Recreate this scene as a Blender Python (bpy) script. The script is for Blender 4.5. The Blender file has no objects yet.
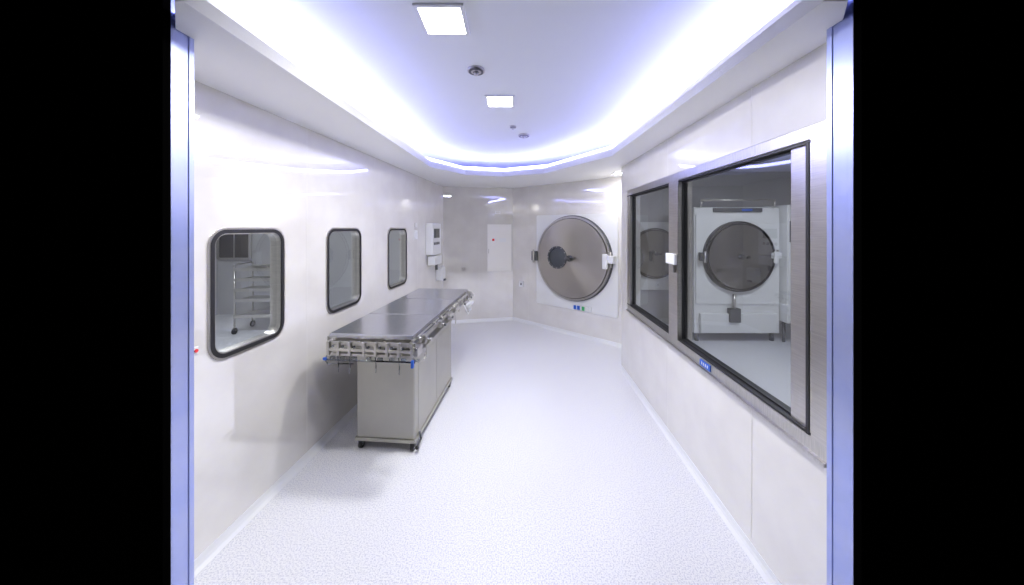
import bpy, bmesh, math
from mathutils import Vector, Matrix
S=bpy.context.scene
S.view_settings.view_transform='Standard'
S.view_settings.look='None'
S.view_settings.exposure=.12
# ---------------------------------------------------------------- materials
def nt(name):
    m=bpy.data.materials.new(name); m.use_nodes=True
    return m,m.node_tree.nodes,m.node_tree.links,m.node_tree.nodes['Principled BSDF']
def pr(name,col,rough=.5,metal=0,coat=0,noise=None,nscale=8,bump=0,stretch=None,spec=.5,emis=None,es=0,crough=.05,cior=1.5):
    m,n,l,b=nt(name)
    b.inputs['Base Color'].default_value=(*col,1); b.inputs['Roughness'].default_value=rough
    b.inputs['Metallic'].default_value=metal; b.inputs['Coat Weight'].default_value=coat
    b.inputs['Coat Roughness'].default_value=crough; b.inputs['Coat IOR'].default_value=cior
    b.inputs['Specular IOR Level'].default_value=spec
    if emis: b.inputs['Emission Color'].default_value=(*emis,1); b.inputs['Emission Strength'].default_value=es
    tc=n.new('ShaderNodeTexCoord'); mp=n.new('ShaderNodeMapping'); nz=n.new('ShaderNodeTexNoise')
    l.new(tc.outputs['Object'],mp.inputs[0]); l.new(mp.outputs[0],nz.inputs['Vector'])
    nz.inputs['Scale'].default_value=nscale; nz.inputs['Detail'].default_value=6
    if stretch: mp.inputs['Scale'].default_value=stretch
    if noise:
        cr=n.new('ShaderNodeValToRGB'); cr.color_ramp.elements[0].position=.35; cr.color_ramp.elements[1].position=.65
        cr.color_ramp.elements[0].color=(*noise,1); cr.color_ramp.elements[1].color=(*col,1)
        l.new(nz.outputs[0],cr.inputs[0]); l.new(cr.outputs[0],b.inputs['Base Color'])
    if bump:
        bp=n.new('ShaderNodeBump'); bp.inputs['Strength'].default_value=bump; bp.inputs['Distance'].default_value=.01
        l.new(nz.outputs[0],bp.inputs['Height']); l.new(bp.outputs[0],b.inputs['Normal'])
    return m
def emit(name,col,s):
    m,n,l,b=nt(name); n.remove(b); e=n.new('ShaderNodeEmission')
    e.inputs[0].default_value=(*col,1); e.inputs[1].default_value=s
    l.new(e.outputs[0],n['Material Output'].inputs[0]); return m
def glass(name,tint,ior=1.6):
    m,n,l,b=nt(name); n.remove(b)
    t=n.new('ShaderNodeBsdfTransparent'); t.inputs[0].default_value=(*tint,1)
    g=n.new('ShaderNodeBsdfGlossy'); g.inputs['Roughness'].default_value=.0
    f=n.new('ShaderNodeFresnel'); f.inputs[0].default_value=ior; mx=n.new('ShaderNodeMixShader')
    l.new(f.outputs[0],mx.inputs[0]); l.new(t.outputs[0],mx.inputs[1]); l.new(g.outputs[0],mx.inputs[2])
    l.new(mx.outputs[0],n['Material Output'].inputs[0]); return m
M_wall=pr('wall_marbled_vinyl',(.80,.78,.745),.35,coat=1,noise=(.735,.71,.68),nscale=4,crough=.012,cior=2.8)
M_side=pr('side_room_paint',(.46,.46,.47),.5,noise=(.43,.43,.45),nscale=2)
M_ceil=pr('ceiling_paint',(.80,.82,.83),.6)
M_soff=pr('soffit_paint',(.90,.90,.91),.5)
M_dark=pr('dark_exterior_paint',(.001,.001,.001),1,spec=0)
M_seam=pr('seam_sealant',(.66,.65,.63),.5)
M_cove=pr('cove_skirting_vinyl',(.80,.81,.84),.35,coat=.3)
M_steel=pr('brushed_steel',(.62,.60,.57),.28,1,noise=(.52,.50,.48),nscale=12,stretch=(1,1,30))
M_steelh=pr('satin_steel',(.60,.58,.55),.32,1,noise=(.50,.49,.46),nscale=14,stretch=(25,1,1))
M_top=pr('polished_table_steel',(.62,.63,.66),.26,1,noise=(.56,.57,.60),nscale=10,stretch=(20,1,1))
M_cab=pr('cabinet_steel_beige',(.46,.45,.40),.35,.5,noise=(.42,.41,.37),nscale=3)
M_blue_steel=pr('blue_film_steel',(.40,.46,.82),.3,.7,noise=(.46,.51,.82),nscale=4,stretch=(1,1,2))
M_black=pr('black_rubber',(.015,.015,.018),.45)
M_dgrey=pr('dark_grey_plastic',(.08,.085,.095),.35)
M_white=pr('white_enamel',(.80,.81,.82),.28,coat=.4)
M_plast=pr('white_plastic',(.76,.77,.78),.35)
M_panel=pr('access_panel_paint',(.80,.785,.76),.35,coat=.3)
M_clear=glass('clear_polycarbonate',(.80,.84,.88),1.9)
M_blue=pr('blue_plastic',(.02,.12,.60),.3)
M_green=pr('green_plastic',(.05,.4,.12),.4)
M_red=pr('red_plastic',(.75,.04,.04),.4)
M_screen=pr('lcd_screen',(.07,.08,.09),.15)
M_led=emit('led_strip_blue',(.35,.37,1.0),18)
M_down=emit('downlight_panel',(1,.99,.97),25)
M_gl=glass('window_glass_tinted',(.70,.72,.75),1.9)
M_gr=glass('partition_glass',(.56,.58,.62),2.1)
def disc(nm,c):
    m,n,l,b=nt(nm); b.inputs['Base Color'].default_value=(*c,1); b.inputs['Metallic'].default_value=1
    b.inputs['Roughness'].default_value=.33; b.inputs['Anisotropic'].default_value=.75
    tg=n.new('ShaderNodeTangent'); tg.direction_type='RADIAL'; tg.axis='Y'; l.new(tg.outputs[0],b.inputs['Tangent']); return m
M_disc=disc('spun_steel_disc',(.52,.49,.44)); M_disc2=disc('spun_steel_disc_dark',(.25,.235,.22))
m,n,l,b=nt('speckled_vinyl_floor'); tc=n.new('ShaderNodeTexCoord'); v=n.new('ShaderNodeTexNoise'); v.inputs['Scale'].default_value=140; v.inputs['Detail'].default_value=3
cr=n.new('ShaderNodeValToRGB'); e=cr.color_ramp.elements; e[0].position=.36; e[0].color=(.54,.55,.63,1); e[1].position=.54; e[1].color=(.77,.775,.80,1)
l.new(tc.outputs['Object'],v.inputs['Vector']); l.new(v.outputs[0],cr.inputs[0]); l.new(cr.outputs[0],b.inputs['Base Color'])
b.inputs['Roughness'].default_value=.33; M_floor=m

# ---------------------------------------------------------------- builder
class Bd:
    def __init__(s,name): s.name=name; s.bm=bmesh.new(); s.mats=[]; s.o=Vector((0,0,0))
    def mi(s,m):
        if m not in s.mats: s.mats.append(m)
        return s.mats.index(m)
    def add(s,b,mat,smooth=False):
        i=s.mi(mat)
        for f in b.faces: f.material_index=i; f.smooth=smooth
        bmesh.ops.translate(b,vec=s.o,verts=b.verts)
        me=bpy.data.meshes.new('t'); b.to_mesh(me); b.free(); s.bm.from_mesh(me); bpy.data.meshes.remove(me)
    def box(s,x0,x1,y0,y1,z0,z1,mat,bev=0,rot=None):
        b=bmesh.new(); bmesh.ops.create_cube(b,size=1)
        c=Vector(((x0+x1)/2,(y0+y1)/2,(z0+z1)/2))
        bmesh.ops.scale(b,vec=(abs(x1-x0),abs(y1-y0),abs(z1-z0)),verts=b.verts)
        if bev: bmesh.ops.bevel(b,geom=b.edges[:],offset=bev,segments=2,affect='EDGES',profile=.5)
        if rot is not None: bmesh.ops.rotate(b,verts=b.verts,matrix=rot,cent=(0,0,0))
        bmesh.ops.translate(b,vec=c,verts=b.verts); s.add(b,mat)
    def cyl(s,p,q,r,mat,seg=20,r2=None,smooth=True):
        p=Vector(p)+s.o;q=Vector(q)+s.o;d=q-p; b=bmesh.new()
        bmesh.ops.create_cone(b,cap_ends=True,segments=seg,radius1=r,radius2=r if r2 is None else r2,depth=d.length)
        bmesh.ops.rotate(b,verts=b.verts,matrix=d.to_track_quat('Z','Y').to_matrix(),cent=(0,0,0))
        bmesh.ops.translate(b,vec=(p+q)/2,verts=b.verts)
        i=s.mi(mat)
        for f in b.faces: f.material_index=i; f.smooth=len(f.verts)==4 and smooth
        me=bpy.data.meshes.new('t'); b.to_mesh(me); b.free(); s.bm.from_mesh(me); bpy.data.meshes.remove(me)
    def ball(s,c,r,mat,sc=(1,1,1)):
        b=bmesh.new(); bmesh.ops.create_uvsphere(b,u_segments=16,v_segments=10,radius=r)
        bmesh.ops.scale(b,vec=sc,verts=b.verts); bmesh.ops.translate(b,vec=c,verts=b.verts); s.add(b,mat,True)
    def tube(s,pts,r,mat):
        for a,c in zip(pts[:-1],pts[1:]): s.cyl(a,c,r,mat,10)
        for a in pts[1:-1]: s.ball(a,r,mat)
    def ring(s,po,pi,y0,y1,mat,smooth=False):   # x,z loops with equal counts
        b=bmesh.new(); k=len(po)
        V=[[b.verts.new((p[0],y,p[1])) for p in L] for L in (po,pi) for y in (y0,y1)]
        of,ob,if_,ib=V
        for i in range(k):
            j=(i+1)%k
            b.faces.new((of[i],of[j],if_[j],if_[i])); b.faces.new((ob[j],ob[i],ib[i],ib[j]))
            b.faces.new((of[j],of[i],ob[i],ob[j])); b.faces.new((if_[i],if_[j],ib[j],ib[i]))
        bmesh.ops.recalc_face_normals(b,faces=b.faces); s.add(b,mat,smooth)
    def plate(s,pts,y,mat,y1=None):
        b=bmesh.new(); f=b.faces.new([b.verts.new((p[0],y,p[1])) for p in pts])
        if y1 is not None:
            r=bmesh.ops.extrude_face_region(b,geom=[f]); bmesh.ops.translate(b,vec=(0,y1-y,0),verts=[v for v in r['geom'] if isinstance(v,bmesh.types.BMVert)])
            bmesh.ops.recalc_face_normals(b,faces=b.faces)
        s.add(b,mat)
    def hprism(s,pts,z0,z1,mat):
        b=bmesh.new(); f=b.faces.new([b.verts.new((p[0],p[1],z0)) for p in pts])
        r=bmesh.ops.extrude_face_region(b,geom=[f]); bmesh.ops.translate(b,vec=(0,0,z1-z0),verts=[v for v in r['geom'] if isinstance(v,bmesh.types.BMVert)])
        bmesh.ops.recalc_face_normals(b,faces=b.faces); s.add(b,mat)
    def done(s,loc=(0,0,0),ang=0):
        me=bpy.data.meshes.new(s.name); s.bm.to_mesh(me); s.bm.free()
        for m in s.mats: me.materials.append(m)
        o=bpy.data.objects.new(s.name,me); S.collection.objects.link(o)
        o.location=loc; o.rotation_euler=(0,0,ang); return o
def rr(x0,x1,z0,z1,r,n=8):
    out=[]
    for cx,cz,a in ((x1-r,z1-r,0),(x0+r,z1-r,90),(x0+r,z0+r,180),(x1-r,z0+r,270)):
        for i in range(n+1):
            t=math.radians(a+90*i/n); out.append((cx+r*math.cos(t),cz+r*math.sin(t)))
    return out
def circ(cx,cz,r,n=72): return [(cx+r*math.cos(2*math.pi*i/n),cz+r*math.sin(2*math.pi*i/n)) for i in range(n)]
def filled(name,loops,thick,mat,mw):
    cu=bpy.data.curves.new(name,'CURVE'); cu.dimensions='2D'; cu.fill_mode='BOTH'; cu.extrude=thick/2
    for L in loops:
        sp=cu.splines.new('POLY'); sp.points.add(len(L)-1)
        for p,q in zip(sp.points,L): p.co=(q[0],q[1],0,1)
        sp.use_cyclic_u=True
    t=bpy.data.objects.new('t',cu); S.collection.objects.link(t)
    dg=bpy.context.evaluated_depsgraph_get(); me=bpy.data.meshes.new_from_object(t.evaluated_get(dg))
    bpy.data.objects.remove(t); me.name=name; me.materials.clear(); me.materials.append(mat)
    o=bpy.data.objects.new(name,me); S.collection.objects.link(o); o.matrix_world=mw; return o
def wall(name,P,Q,z0,z1,mat,holes=(),thick=.08):
    P=Vector((*P,0));Q=Vector((*Q,0));t=(Q-P).normalized();L=(Q-P).length; n=Vector((t.y,-t.x,0)); o=P-n*thick/2
    mw=Matrix(((t.x,0,n.x,o.x),(t.y,0,n.y,o.y),(0,1,0,0),(0,0,0,1)))
    return filled(name,[[(0,z0),(L,z0),(L,z1),(0,z1)]]+list(holes),thick,mat,mw)
def frame(P,Q):
    t=(Vector(Q)-Vector(P)).normalized(); return t,math.atan2(t.y,t.x)
def on(P,Q,s,off=0):
    t,a=frame(P,Q); n=Vector((t.y,-t.x)); p=Vector(P)+t*s+n*off; return (p.x,p.y,0),a

H=2.62; SZ=2.36
L0=(-1.556,1.17); L1=(-1.186,5.50); A1=(.018,5.74); B1=(1.545,4.37); R0=(1.278,3.72); R1=(1.20,1.17)
tL,aL=frame(L0,L1)
def sL(y): return (y-L0[1])/tL.y
tR,aR=frame(R0,R1)
def sR(y): return (y-R0[1])/tR.y
# ---------------------------------------------------------------- room shell
lw=[(1.595,2.075),(2.48,2.97),(3.48,3.99)]; WZ0,WZ1=.96,1.652
wall('wall_left',L0,(L1[0]+.001,L1[1]),0,H,M_wall,[rr(sL(a)+.02,sL(b)-.02,WZ0+.02,WZ1-.02,.075) for a,b in lw])
wall('wall_back',L1,A1,0,H,M_wall)
wall('wall_chamfer',A1,B1,0,H,M_wall)
wall('wall_return',B1,(1.36,3.735),0,H,M_wall,thick=.03)
FR=(3.442,1.185)
wall('wall_right',R0,R1,0,H,M_wall,[[(sR(3.36),.82),(sR(1.30),.82),(sR(1.30),2.01),(sR(3.36),2.01)]])
b=Bd('trim_corner'); b.box(0,.085,0,.012,0,H,M_wall); b.done((R0[0],R0[1],0),.05)
wall('wall_side_room_north',(-5.6,6.1),(-1.15,6.1),0,H,M_side)
wall('wall_side_room_west',(-5.6,1.2),(-5.6,6.1),0,H,M_side)
wall('wall_side_room_east',(-1.2,6.1),(-1.27,5.55),0,H,M_side)
wall('wall_plant_room_west',(1.60,4.42),(1.90,5.5),0,H,M_side,thick=.03)
wall('wall_plant_room_north',(1.90,5.5),(5.0,5.5),0,H,M_side)
wall('wall_plant_room_east',(5.0,5.5),(5.0,1.0),0,H,M_side)
# front wall with the doorway the photo is taken through
JL=-1.20; JR=1.13; YL0,YL1=1.126,1.207; YR0,YR1=1.06,1.148
b=Bd('wall_front'); b.hprism([(-5.7,1.10),(JL-.001,1.10),(JL-.001,1.125),(-5.7,1.125)],0,H,M_dark)
b.hprism([(JR+.001,1.035),(5.1,1.035),(5.1,1.059),(JR+.001,1.059)],0,H,M_dark)
b.hprism([(-5.7,1.125),(JL-.05,1.125),(JL-.05,1.17),(-5.7,1.17)],0,H,M_dark)
b.hprism([(JR+.05,1.059),(5.1,1.059),(5.1,1.13),(JR+.05,1.13)],0,H,M_dark)
b.hprism([(JL-.001,.97),(JR+.001,.97),(JR+.001,.995),(JL-.001,.995)],2.40,H+.05,M_dark)
b.done()
b=Bd('wall_front_inner_lining'); b.hprism([(-5.6,1.172),(JL-.052,1.172),(JL-.052,1.185),(-5.6,1.185)],0,H,M_wall)
b.hprism([(JR+.052,1.132),(5.0,1.132),(5.0,1.14),(JR+.052,1.14)],0,H,M_wall); b.done()
b=Bd('door_frame')
b.hprism([(JL-.05,YL0),(JL,YL0),(JL,YL1),(JL-.05,YL1)],0,H,M_blue_steel)
b.hprism([(JL,YL1-.02),(JL+.003,YL1-.02),(JL+.003,YL1-.002),(JL,YL1-.002)],0,H,M_blue_steel)
b.hprism([(JR,YR0),(JR+.05,YR0),(JR+.05,YR1),(JR,YR1)],0,H,M_blue_steel)
b.hprism([(JR-.003,YR1-.02),(JR,YR1-.02),(JR,YR1-.002),(JR-.003,YR1-.002)],0,H,M_blue_steel)
b.done()
b=Bd('floor'); b.box(-5.7,5.1,-.6,6.2,-.08,0,M_floor); b.done()
b=Bd('ceiling'); b.box(-5.7,5.1,.97,6.2,H,H+.08,M_ceil); b.done()
# soffit (tray ceiling border)
inner=[(-1.03,1.0),(-.95,3.72),(-.62,4.28),(-.12,4.42),(.42,4.16),(.985,3.15),(.975,1.0)]
outer=[(1.05,1.0),(1.128,1.09),(1.128,1.15),(1.22,1.15),(1.30,3.73),(1.38,3.76),(1.56,4.38),(.02,5.76),(-1.20,5.52),(-1.57,1.21),(-1.198,1.21),(-1.198,1.14),(-1.055,1.0)]
filled('ceiling_soffit',[inner+outer],.055,M_soff,Matrix.Translation((0,0,SZ+.0275)))
b=Bd('trim_soffit_lip')
def offs(pts,d):
    out=[]
    for i,p in enumerate(pts):
        p=Vector(p); ns=[]
        for a,c in ((i-1,i),(i,i+1)):
            if a<0 or c>=len(pts): continue
            t=(Vector(pts[c])-Vector(pts[a])).normalized(); ns.append(Vector((-t.y,t.x)))
        nn=sum(ns,Vector((0,0))).normalized(); k=d/max(.3,nn.dot(ns[0])); out.append(p+nn*k)
    return out
i2=offs(inner,.012)
for a,c,d,e in zip(inner[:-1],inner[1:],i2[1:],i2[:-1]): b.hprism([a,c,tuple(d),tuple(e)],SZ,SZ+.075,M_soff)
b.done()
b=Bd('cove_led_strip'); led=[(-1.03,1.22)]+inner[1:-1]+[(.975,1.17)]; o1=offs(led,.09); o2=offs(led,.105)
for a,c,d,e in zip(o1[:-1],o1[1:],o2[1:],o2[:-1]): b.hprism([tuple(a),tuple(c),tuple(d),tuple(e)],SZ+.062,SZ+.130,M_led)
b.done()
def skirt(name,P,Q,h=.05,m=M_cove):
    t,a=frame(P,Q); L=(Vector(Q)-Vector(P)).length; b=bmesh.new()
    prof=[(0,h+.006),(-.003,h+.006),(-.006,h*.62),(-.013,h*.3),(-.024,.006),(-.030,0.001),(0,0.001)]
    bd=Bd(name); V=[[b.verts.new((x,p[0],p[1])) for p in prof] for x in (0,L)]
    k=len(prof)
    for i in range(k): b.faces.new((V[0][i],V[0][(i+1)%k],V[1][(i+1)%k],V[1][i]))
    b.faces.new(V[0]); b.faces.new(V[1][::-1]); bmesh.ops.recalc_face_normals(b,faces=b.faces); bd.add(b,m)
    return bd.done((P[0],P[1],0),a)
skirt('baseboard_left',L0,L1); skirt('baseboard_back',L1,A1); skirt('baseboard_chamfer',A1,B1); skirt('baseboard_right',R0,R1)
k=1
for P,Q,ss in ((L0,L1,(sL(1.35),sL(2.28),sL(3.22),sL(4.35))),(L1,A1,(.62,)),(A1,B1,(.35,)),(R0,R1,(sR(2.55),sR(1.62)))):
    for s in ss:
        segs=[(.06,SZ)]
        if P==R0: segs=[(.06,.74),(2.06,SZ)]
        b=Bd('trim_%d'%k); k+=1
        for z0,z1 in segs: b.box(-.0015,.0015,-.0008,.0,z0,z1,M_seam)
        p,a=on(P,Q,s,0); b.done(p,a)
# ---------------------------------------------------------------- left windows
for i,(y0,y1) in enumerate(lw):
    b=Bd('window_%d'%(i+1)); w=(y1-y0)/tL.y
    b.ring(rr(0,w,WZ0,WZ1,.095),rr(.012,w-.012,WZ0+.012,WZ1-.012,.083),-.008,0,M_steel)
    b.ring(rr(.010,w-.010,WZ0+.010,WZ1-.010,.085),rr(.030,w-.030,WZ0+.030,WZ1-.030,.066),-.010,.05,M_black)
    b.ring(rr(.029,w-.029,WZ0+.029,WZ1-.029,.067),rr(.036,w-.036,WZ0+.036,WZ1-.036,.060),-.006,.06,M_steel)
    b.plate(rr(.033,w-.033,WZ0+.033,WZ1-.033,.063),.02,M_gl)
    p,a=on(L0,L1,sL(y0),0); b.done(p,a)
# ---------------------------------------------------------------- right window bank
b=Bd('window_4'); x1=(FR[0]-FR[1])/abs(tR.y)
def xr(y): return (FR[0]-y)/abs(tR.y)
zb,zt=.77,2.055; gb,gt=.845,1.985
def fb(a,c,d,e,y0=-.03,y1=.0,m=M_steelh,bev=.004): b.box(a,c,y0,y1,d,e,m,bev)
fb(0,x1,gt+.012,zt); fb(0,x1,zb,gb-.012)
fb(0,xr(3.36),gb-.02,gt+.02,m=M_steel); fb(xr(1.262),x1,gb-.02,gt+.02,m=M_steel)
fb(xr(2.455),xr(2.315),gb-.012,gt+.012,-.038,.07,M_steel)
fb(xr(1.365),xr(1.275),gb-.012,gt+.012,-.018,.07,M_steel)
b.box(xr(1.276),xr(1.262),-.032,.0,gb-.012,gt+.012,M_black)
for a,c in ((3.36,2.455),(2.315,1.365)):
    A,C=xr(a),xr(c)
    b.ring([(C,gt),(A,gt),(A,gb),(C,gb)],[(C-.008,gt-.008),(A+.008,gt-.008),(A+.008,gb+.008),(C-.008,gb+.008)],-.006,.03,M_black)
    b.plate([(A+.006,gb+.006),(C-.006,gb+.006),(C-.006,gt-.006),(A+.006,gt-.006)],.005,M_gr)
b.box(0,x1-.07,-.031,.0,gt+.0,gt+.010,M_black); b.box(0,x1-.07,-.031,.0,gb-.010,gb,M_black)
b.box(0,x1,-.045,0,zb-.010,zb+.006,M_steelh,.003)
b.box(xr(2.46),xr(2.32),-.06,-.038,1.38,1.46,M_plast,.006)
b.box(xr(2.405),xr(2.345),-.055,-.038,1.32,1.38,M_steel,.004)
b.box(xr(2.03),xr(1.92),-.035,-.029,.785,.822,M_blue)
for q in (2.01,1.99,1.97,1.95): b.box(xr(q),xr(q)+.008,-.036,-.035,.795,.812,M_white)
p,a=on(R0,R1,sR(FR[0]),0); b.done(p,a)
# ---------------------------------------------------------------- round sterilizer hatch
def hatch_parts(b,R,cx,cz,panel,left,dy=0):
    def C(x,z,r): return circ(cx+x,cz+z,r)
    px0,px1,pz0,pz1=panel; D=M_disc if left else M_disc2
    def bx(x0,x1,y0,y1,z0,z1,m,bev=0): b.box(cx+x0,cx+x1,dy+y0,dy+y1,cz+z0,cz+z1,m,bev)
    def cy(p,q,r,m,s=16): b.cyl((cx+p[0],dy+p[1],cz+p[2]),(cx+q[0],dy+q[1],cz+q[2]),r,m,s)
    b.plate(rr(cx+px0,cx+px1,pz0,pz1,.03,4),dy-.018,M_white,dy-.001)
    b.ring(C(0,0,R),C(0,0,R*(.955 if left else .975)),dy-.075,dy-.018,M_steel if left else M_black)
    b.ring(C(0,0,R*1.02),C(0,0,R*.995),dy-.045,dy-.018,M_dgrey)
    b.ring(C(0,0,R*.96),C(0,0,R*(.93 if left else .90)),dy-.05,dy-.018,M_black)
    if left: b.ring(C(0,0,R*.94),C(-R*.36,0,R*.26),dy-.085,dy-.03,D)
    else: b.plate(C(0,0,R*.915),dy-.085,D,dy-.03)
    if left:
        b.ring(C(-R*.36,0,R*.275),C(-R*.36,0,R*.24),dy-.10,dy-.03,M_dgrey)
        b.plate(C(-R*.36,0,R*.25),dy-.07,M_screen)
        for i in range(12):
            t=i*math.pi/6; x,z=-R*.36+R*.257*math.cos(t),R*.257*math.sin(t); cy((x,-.10,z),(x,-.106,z),.007,M_steel,8)
    cy((0,-.12,0),(0,-.08,0),R*.075,M_dgrey,24); cy((0,-.14,0),(0,-.12,0),R*.045,M_black,20)
    bx(-R*.10,R*.13,-.15,-.13,-.018,.018,M_dgrey,.005); cy((R*.1,-.18,0),(R*.1,-.13,0),.018,M_black,12)
    bx(R*.86,R*1.10,-.13,-.03,-R*.05,R*.12,M_plast,.01); bx(R*.86,R*.98,-.15,-.12,-R*.17,R*.16,M_white,.01)
    cy((R*1.02,-.10,-R*.14),(R*1.02,-.10,R*.2),.014,M_steel,12)
    bx(-R*1.14,-R*.97,-.11,-.02,-R*.12,R*.12,M_dgrey,.008); cy((-R*1.06,-.115,-R*.16),(-R*1.06,-.115,R*.16),.016,M_steel,12)
def hatch(name,loc,ang,R,zc,panel,left=True):
    b=Bd(name); hatch_parts(b,R,0,0,(panel[0],panel[1],panel[2]-zc,panel[3]-zc),left); return b.done((loc[0],loc[1],zc),ang)
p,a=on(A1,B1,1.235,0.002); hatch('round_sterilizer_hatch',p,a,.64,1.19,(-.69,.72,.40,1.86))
b=Bd('indicator_switch_plate'); b.box(-.16,.16,-.012,0,.41,.49,M_plast,.004)
for x,m in ((-.11,M_blue),(-.05,M_blue),(.03,M_green),(.10,M_white)): b.box(x-.022,x+.022,-.022,-.01,.42,.48,m,.004)
p,a=on(A1,B1,1.40,.021); o=b.done(p,a)
b=Bd('wall_socket'); b.box(-.05,.05,-.012,0,.62,.72,M_plast,.004); b.cyl((0,-.018,.67),(0,-.01,.67),.018,M_dgrey,16)
p,a=on(A1,B1,.20,0); b.done(p,a)
b=Bd('wall_access_panel'); b.ring(rr(-.22,.22,.88,1.72,.01,2),rr(-.212,.212,.888,1.712,.008,2),-.010,0,M_seam)
b.plate(rr(-.213,.213,.887,1.713,.008,2),-.006,M_panel,-.001); b.box(-.20,-.185,-.010,-.006,1.2,1.28,M_steel,.002)
b.box(-.15,-.07,-.010,-.005,1.39,1.49,M_white,.002); b.box(-.13,-.09,-.012,-.009,1.42,1.46,M_red,.001)
b.box(.0,.12,-.009,-.005,1.40,1.47,M_plast,.001)
p,a=on(L1,A1,.98,0); b.done(p,a)
b=Bd('wall_notice_plate'); b.box(-.05,.05,-.008,0,1.90,1.95,M_plast,.002); b.box(-.035,.035,-.010,-.006,1.91,1.94,M_seam); p,a=on(L1,A1,.95,0); b.done(p,a)
b=Bd('wall_control_unit'); b.box(-.20,.20,-.11,0,1.25,1.72,M_white,.015); b.box(-.15,.10,-.118,-.105,1.50,1.64,M_screen,.004)
for i in range(4): b.box(-.15+i*.07,-.11+i*.07,-.118,-.105,1.40,1.44,M_dgrey,.003)
b.box(-.17,.17,-.13,-.02,1.10,1.235,M_plast,.012); b.cyl((0,-.1,1.02),(0,-.1,1.1),.02,M_dgrey,12)
b.box(-.12,.12,-.06,0,1.30,1.33,M_seam)
p,a=on(L0,L1,sL(4.85),0); b.done(p,a)
b=Bd('soap_dispenser'); b.box(-.09,.09,-.11,0,.80,1.02,M_plast,.02); b.box(-.03,.03,-.14,-.09,.80,.83,M_dgrey,.006); p,a=on(L0,L1,sL(5.2),0); b.done(p,a)
b=Bd('light_switch_plate'); b.box(-.05,.05,-.012,0,1.50,1.62,M_plast,.004); b.box(-.03,.03,-.018,-.01,1.53,1.59,M_white,.003)
b.box(-.04,.04,-.012,0,1.66,1.72,M_seam,.004); p,a=on(L0,L1,sL(4.28),0); b.done(p,a)
b=Bd('emergency_button'); b.box(-.012,.012,-.006,0,1.04,1.08,M_plast,.002); b.cyl((0,-.011,1.06),(0,-.006,1.06),.008,M_red,16); p,a=on(L0,L1,sL(1.538),0); b.done(p,a)
b=Bd('wall_valve'); b.box(-.035,.035,-.015,0,.90,.97,M_steel,.004); b.cyl((0,-.05,.935),(0,-.01,.935),.013,M_steel,12); p,a=on(L1,A1,.35,0); b.done(p,a)
# ---------------------------------------------------------------- ceiling fittings
for (x,y,z,e) in ((-.32,1.49,H,25),(-.09,2.44,H,30),(1.38,4.12,SZ,5)):  # last one added in the hidden nook, for its reflection on the left wall
    b=Bd('downlight'); q=.093 if z==H else .06; q2=q+.017
    for x0,x1_,y0,y1_ in ((-q2,q2,q,q2),(-q2,q2,-q2,-q),(-q2,-q,-q,q),(q,q2,-q,q)):
        b.box(x0,x1_,y0,y1_,-.010,0,M_white)
    b.box(-q,q,-q,q,-.006,-.001,M_down); b.done((x,y,z))
    li=bpy.data.lights.new('downlight_lamp','AREA'); li.size=q*1.9; li.energy=e; li.color=(1,.985,.96)
    lo=bpy.data.objects.new('downlight_lamp',li); S.collection.objects.link(lo); lo.location=(x,y,z-.02)
for (x,y,r,nm) in ((-.22,1.96,.052,'ceiling_speaker'),(.125,3.34,.06,'smoke_detector'),(.01,3.05,.03,'sprinkler_head')):
    b=Bd(nm); b.cyl((0,0,-.012),(0,0,0),r,M_steel,32)
    for q in (.85,.6,.35): b.cyl((0,0,-.016-.002*(1-q)),(0,0,-.011),r*q,M_dgrey if q in(.85,.35) else M_steel,24)
    b.cyl((0,0,-.035),(0,0,-.012),r*.22,M_steel,12); b.done((x,y,H))
# ---------------------------------------------------------------- operating table
b=Bd('operating_table')
for y0,y1 in ((.09,.60),(.606,1.18),(1.19,1.75)):
    b.box(-.30,.30,y0,y1,.893,.925,M_top,.007)
    b.box(-.28,.28,y0+.01,y1-.01,.868,.893,M_steelh,.003)
for sx in (-1,1):
    for y0,y1 in ((.12,.58),(.64,1.15),(1.22,1.72)):
        b.box(sx*.33-.005,sx*.33+.005,y0,y1,.865,.893,M_steelh,.002)
        for y in (y0+.06,y1-.06): b.cyl((sx*.28,y,.88),(sx*.33,y,.88),.007,M_steelh,10)
b.box(-.24,.24,.12,1.66,.825,.868,M_steelh,.004)
b.box(-.20,.20,.32,1.30,.76,.825,M_dgrey,.004)
b.box(-.17,.17,.44,1.15,.69,.77,M_steelh,.01)
b.o=Vector((0,.03,0))
b.box(-.225,.225,.27,1.27,.075,.69,M_cab,.012)
b.box(-.232,.232,.262,1.278,.672,.70,M_cab,.005)
b.box(-.235,.235,.26,1.28,.055,.08,M_cab,.004)
b.box(.2255,.2275,.34,.76,.12,.65,M_cab,.001); b.box(.2255,.2275,.78,1.2,.12,.65,M_cab,.001)
for x in (-.19,.21):
    for y in (.29,1.24):
        b.cyl((x,y,.045),(x,y,.06),.02,M_steelh,12); b.box(x-.018,x+.018,y-.03,y+.015,.03,.056,M_dgrey,.004)
        b.cyl((x-.012,y-.012,.030),(x+.012,y-.012,.030),.030,M_black,20); b.cyl((x-.015,y-.012,.030),(x+.015,y-.012,.030),.013,M_steelh,12)
b.tube([(.235,.34,.10),(.255,.32,.06),(.255,.24,.045)],.008,M_dgrey)
b.ball((.255,.24,.045),.013,M_black)
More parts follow.
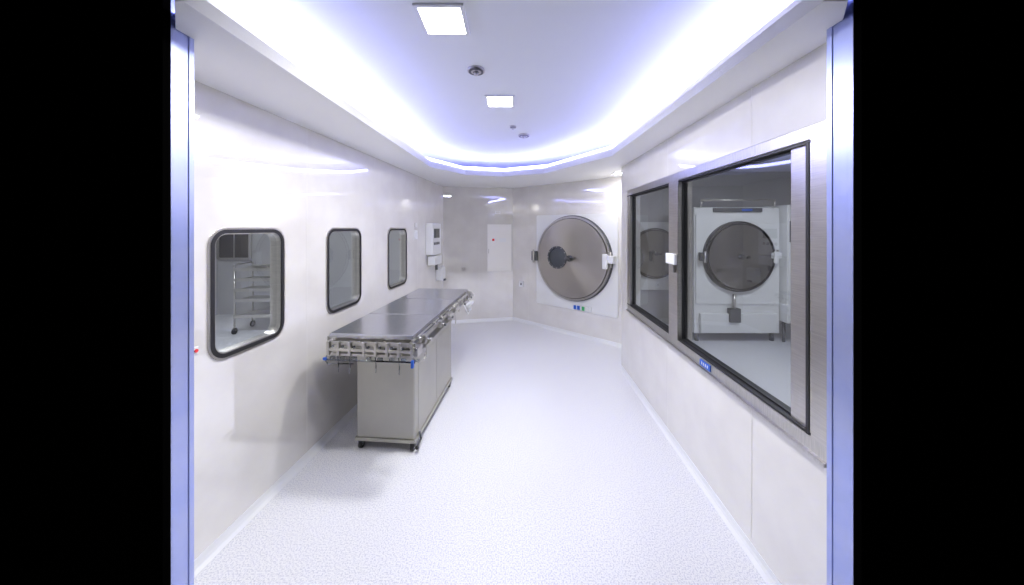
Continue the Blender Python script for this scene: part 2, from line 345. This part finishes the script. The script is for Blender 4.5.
# foot-end: three horizontal rails, guide blocks, clear connectors and hooks
b.o=Vector((.01,.09,0))
b.box(-.29,.32,-.040,-.030,.862,.886,M_steelh,.002)
b.box(-.29,.32,-.055,-.045,.825,.843,M_steelh,.002)
b.box(-.28,.31,-.045,.02,.79,.805,M_steelh,.002)
b.cyl((-.29,-.05,.765),(.32,-.05,.765),.006,M_clear,10)
for x in (-.27,-.09,.09,.27): b.box(x-.008,x+.008,-.035,.03,.867,.88,M_steelh,.002)
import random; random.seed(4)
for i,x in enumerate((-.28,-.21,-.13,-.03,.05,.13,.21,.30)):
    b.box(x-.010,x+.010,-.058,-.026,.795,.888,M_steelh,.003)
    b.cyl((x+.03,-.06,.855),(x+.03,-.04,.855),.008,M_clear,10)
    if i in (1,2,4,6): b.tube([(x,-.055,.80),(x+.008,-.058,.74),(x+.005,-.055,.68+.03*random.random())],.0035,M_clear)
    b.box(x+.015,x+.05,-.057,-.043,.77,.79,M_clear,.003)
b.tube([(-.29,-.04,.80),(-.305,-.05,.765),(-.28,-.055,.74),(-.1,-.055,.745)],.004,M_clear)
b.tube([(.31,-.045,.79),(.345,-.045,.765),(.345,.05,.745),(.33,.12,.76)],.006,M_steelh)
b.box(-.315,-.29,-.06,-.045,.762,.78,M_blue,.004); b.box(.30,.318,-.075,-.055,.735,.785,M_blue,.004)
b.box(.285,.34,-.05,.04,.80,.86,M_steelh,.006)
b.o=Vector((0,.05,0))
for y,t in ((.15,1),(.50,0),(.72,0),(.95,1),(1.2,0),(1.38,1),(1.52,0),(1.64,1)):
    b.box(.322,.352,y-.02,y+.02,.84,.90,M_steelh,.005)
    b.cyl((.35,y,.865),(.38,y,.865),.007,M_steelh,10); b.cyl((.375,y,.865),(.39,y,.865),.014 if t else .012,M_steelh if t else M_dgrey,14)
    if t: b.tube([(.345,y,.84),(.352,y,.77),(.34,y+.03,.73)],.005,M_steelh)
for y in (.2,.8,1.5): b.box(-.35,-.322,y-.02,y+.02,.845,.90,M_steelh,.005)
b.box(.33,.38,1.42,1.66,.77,.80,M_plast,.008); b.box(.33,.36,1.55,1.62,.70,.77,M_plast,.006)
b.tube([(.35,1.3,.83),(.38,1.35,.72),(.36,1.5,.70),(.35,1.6,.74)],.006,M_plast)
b.box(-.33,.33,1.73,1.745,.86,.89,M_steelh,.003)
for x in (-.28,.28): b.box(x-.01,x+.01,1.67,1.74,.865,.88,M_steelh)
b.done((-.970,2.09,0),-.083)
# ---------------------------------------------------------------- plant room (behind right glass)
b=Bd('sterilizer_cabinet'); hatch_parts(b,.50,0,1.24,(-.60,.60,.55,1.86),False,0)
b.box(-.62,.62,.0,.55,.12,1.95,M_white,.012)
b.box(.63,.88,-.12,.5,.30,1.98,M_plast,.012); b.box(.66,.85,-.128,-.118,1.45,1.75,M_screen,.004)
b.box(-.55,.55,-.05,0,.14,.42,M_white,.01)
b.box(-.15,.0,-.09,-.01,.30,.50,M_dgrey,.008); b.cyl((-.07,-.05,.42),(-.07,-.05,.70),.02,M_steel,12)
b.tube([(-.55,-.06,1.95),(-.55,-.06,2.05),(.5,-.06,2.05),(.5,-.06,1.95)],.015,M_steel)
b.box(-.35,.35,-.03,0,1.88,1.94,M_dgrey,.003); b.box(.05,.2,-.035,-.03,1.895,1.925,M_blue)
for x in (-.55,.55):
    for y in (.06,.5): b.cyl((x,y,0),(x,y,.12),.03,M_dgrey,12)
for x in (.68,.84): b.cyl((x,.0,0),(x,.0,.3),.02,M_dgrey,12); b.cyl((x,.45,0),(x,.45,.3),.02,M_dgrey,12)
b.done((3.26,4.64,0),0)
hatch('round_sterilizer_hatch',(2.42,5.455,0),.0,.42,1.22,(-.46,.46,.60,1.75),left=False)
b=Bd('pipe_rack')
for i in range(3): b.tube([(i*.09,0,0),(i*.09,0,2.0),(i*.09+.3,0,2.0)],.016,M_steel)
b.box(-.03,.24,-.02,.03,1.0,1.03,M_dgrey); b.done((4.40,5.40,0),0)
# ---------------------------------------------------------------- left side room
b=Bd('reflection_trolley')  # added trolley, stands in for a likely reflection in the left window glass
for x in (-.33,.33):
    for y in (-.2,.2):
        b.cyl((x,y,.10),(x,y,1.08),.014,M_steel,12); b.cyl((x-.012,y,.05),(x+.012,y,.05),.05,M_black,20); b.cyl((x,y,.07),(x,y,.12),.012,M_steel,10)
for z in (.25,.5,.66,.82,.98):
    b.box(-.34,.34,-.21,.21,z,z+.02,M_steelh,.004); b.box(-.34,.34,-.215,-.205,z,z+.05,M_steelh,.002)
for x in (-.345,.345): b.tube([(x,-.2,1.08),(x,.2,1.08)],.013,M_steel)
b.box(-.2,.1,-.12,.12,1.0,1.05,M_steelh,.01)
b.done((-4.0,5.2,0),.1)
b=Bd('window_5'); b.ring(rr(-.32,.32,1.05,1.62,.02,2),rr(-.28,.28,1.09,1.58,.015,2),-.03,0,M_steel); b.plate(rr(-.29,.29,1.08,1.59,.015,2),-.012,M_black,-.001)
b.box(-.01,.01,-.02,0,1.08,1.59,M_steel); b.done((-5.25,6.06,0),0)
for nm,x,y,e in (('side_room_fill_lamp',-3.4,3.4,62),('plant_room_fill_lamp',3.1,3.0,42)):  # unseen ceiling lamps, added to light the two adjacent rooms
    b=Bd(nm); b.box(-.32,.32,-.32,.32,-.03,0,M_white,.005); b.box(-.28,.28,-.28,.28,-.036,-.028,emit(nm+'_panel',(.95,.97,1),5)); b.done((x,y,H))
    li=bpy.data.lights.new(nm,'AREA'); li.size=.55; li.energy=e; li.color=(.93,.96,1)
    lo=bpy.data.objects.new(nm+'_light',li); S.collection.objects.link(lo); lo.location=(x,y,H-.05)
# ---------------------------------------------------------------- world, camera
w=bpy.data.worlds.new('World'); S.world=w; w.use_nodes=True; w.node_tree.nodes['Background'].inputs[0].default_value=(0,0,0,1)
c=bpy.data.cameras.new('camera'); co=bpy.data.objects.new('camera',c); S.collection.objects.link(co)
co.location=(0,0,1.65); co.rotation_euler=(math.radians(90),0,0); c.sensor_width=36; c.lens=11.25; c.shift_y=-64.5/1024; c.clip_start=.02
S.camera=co
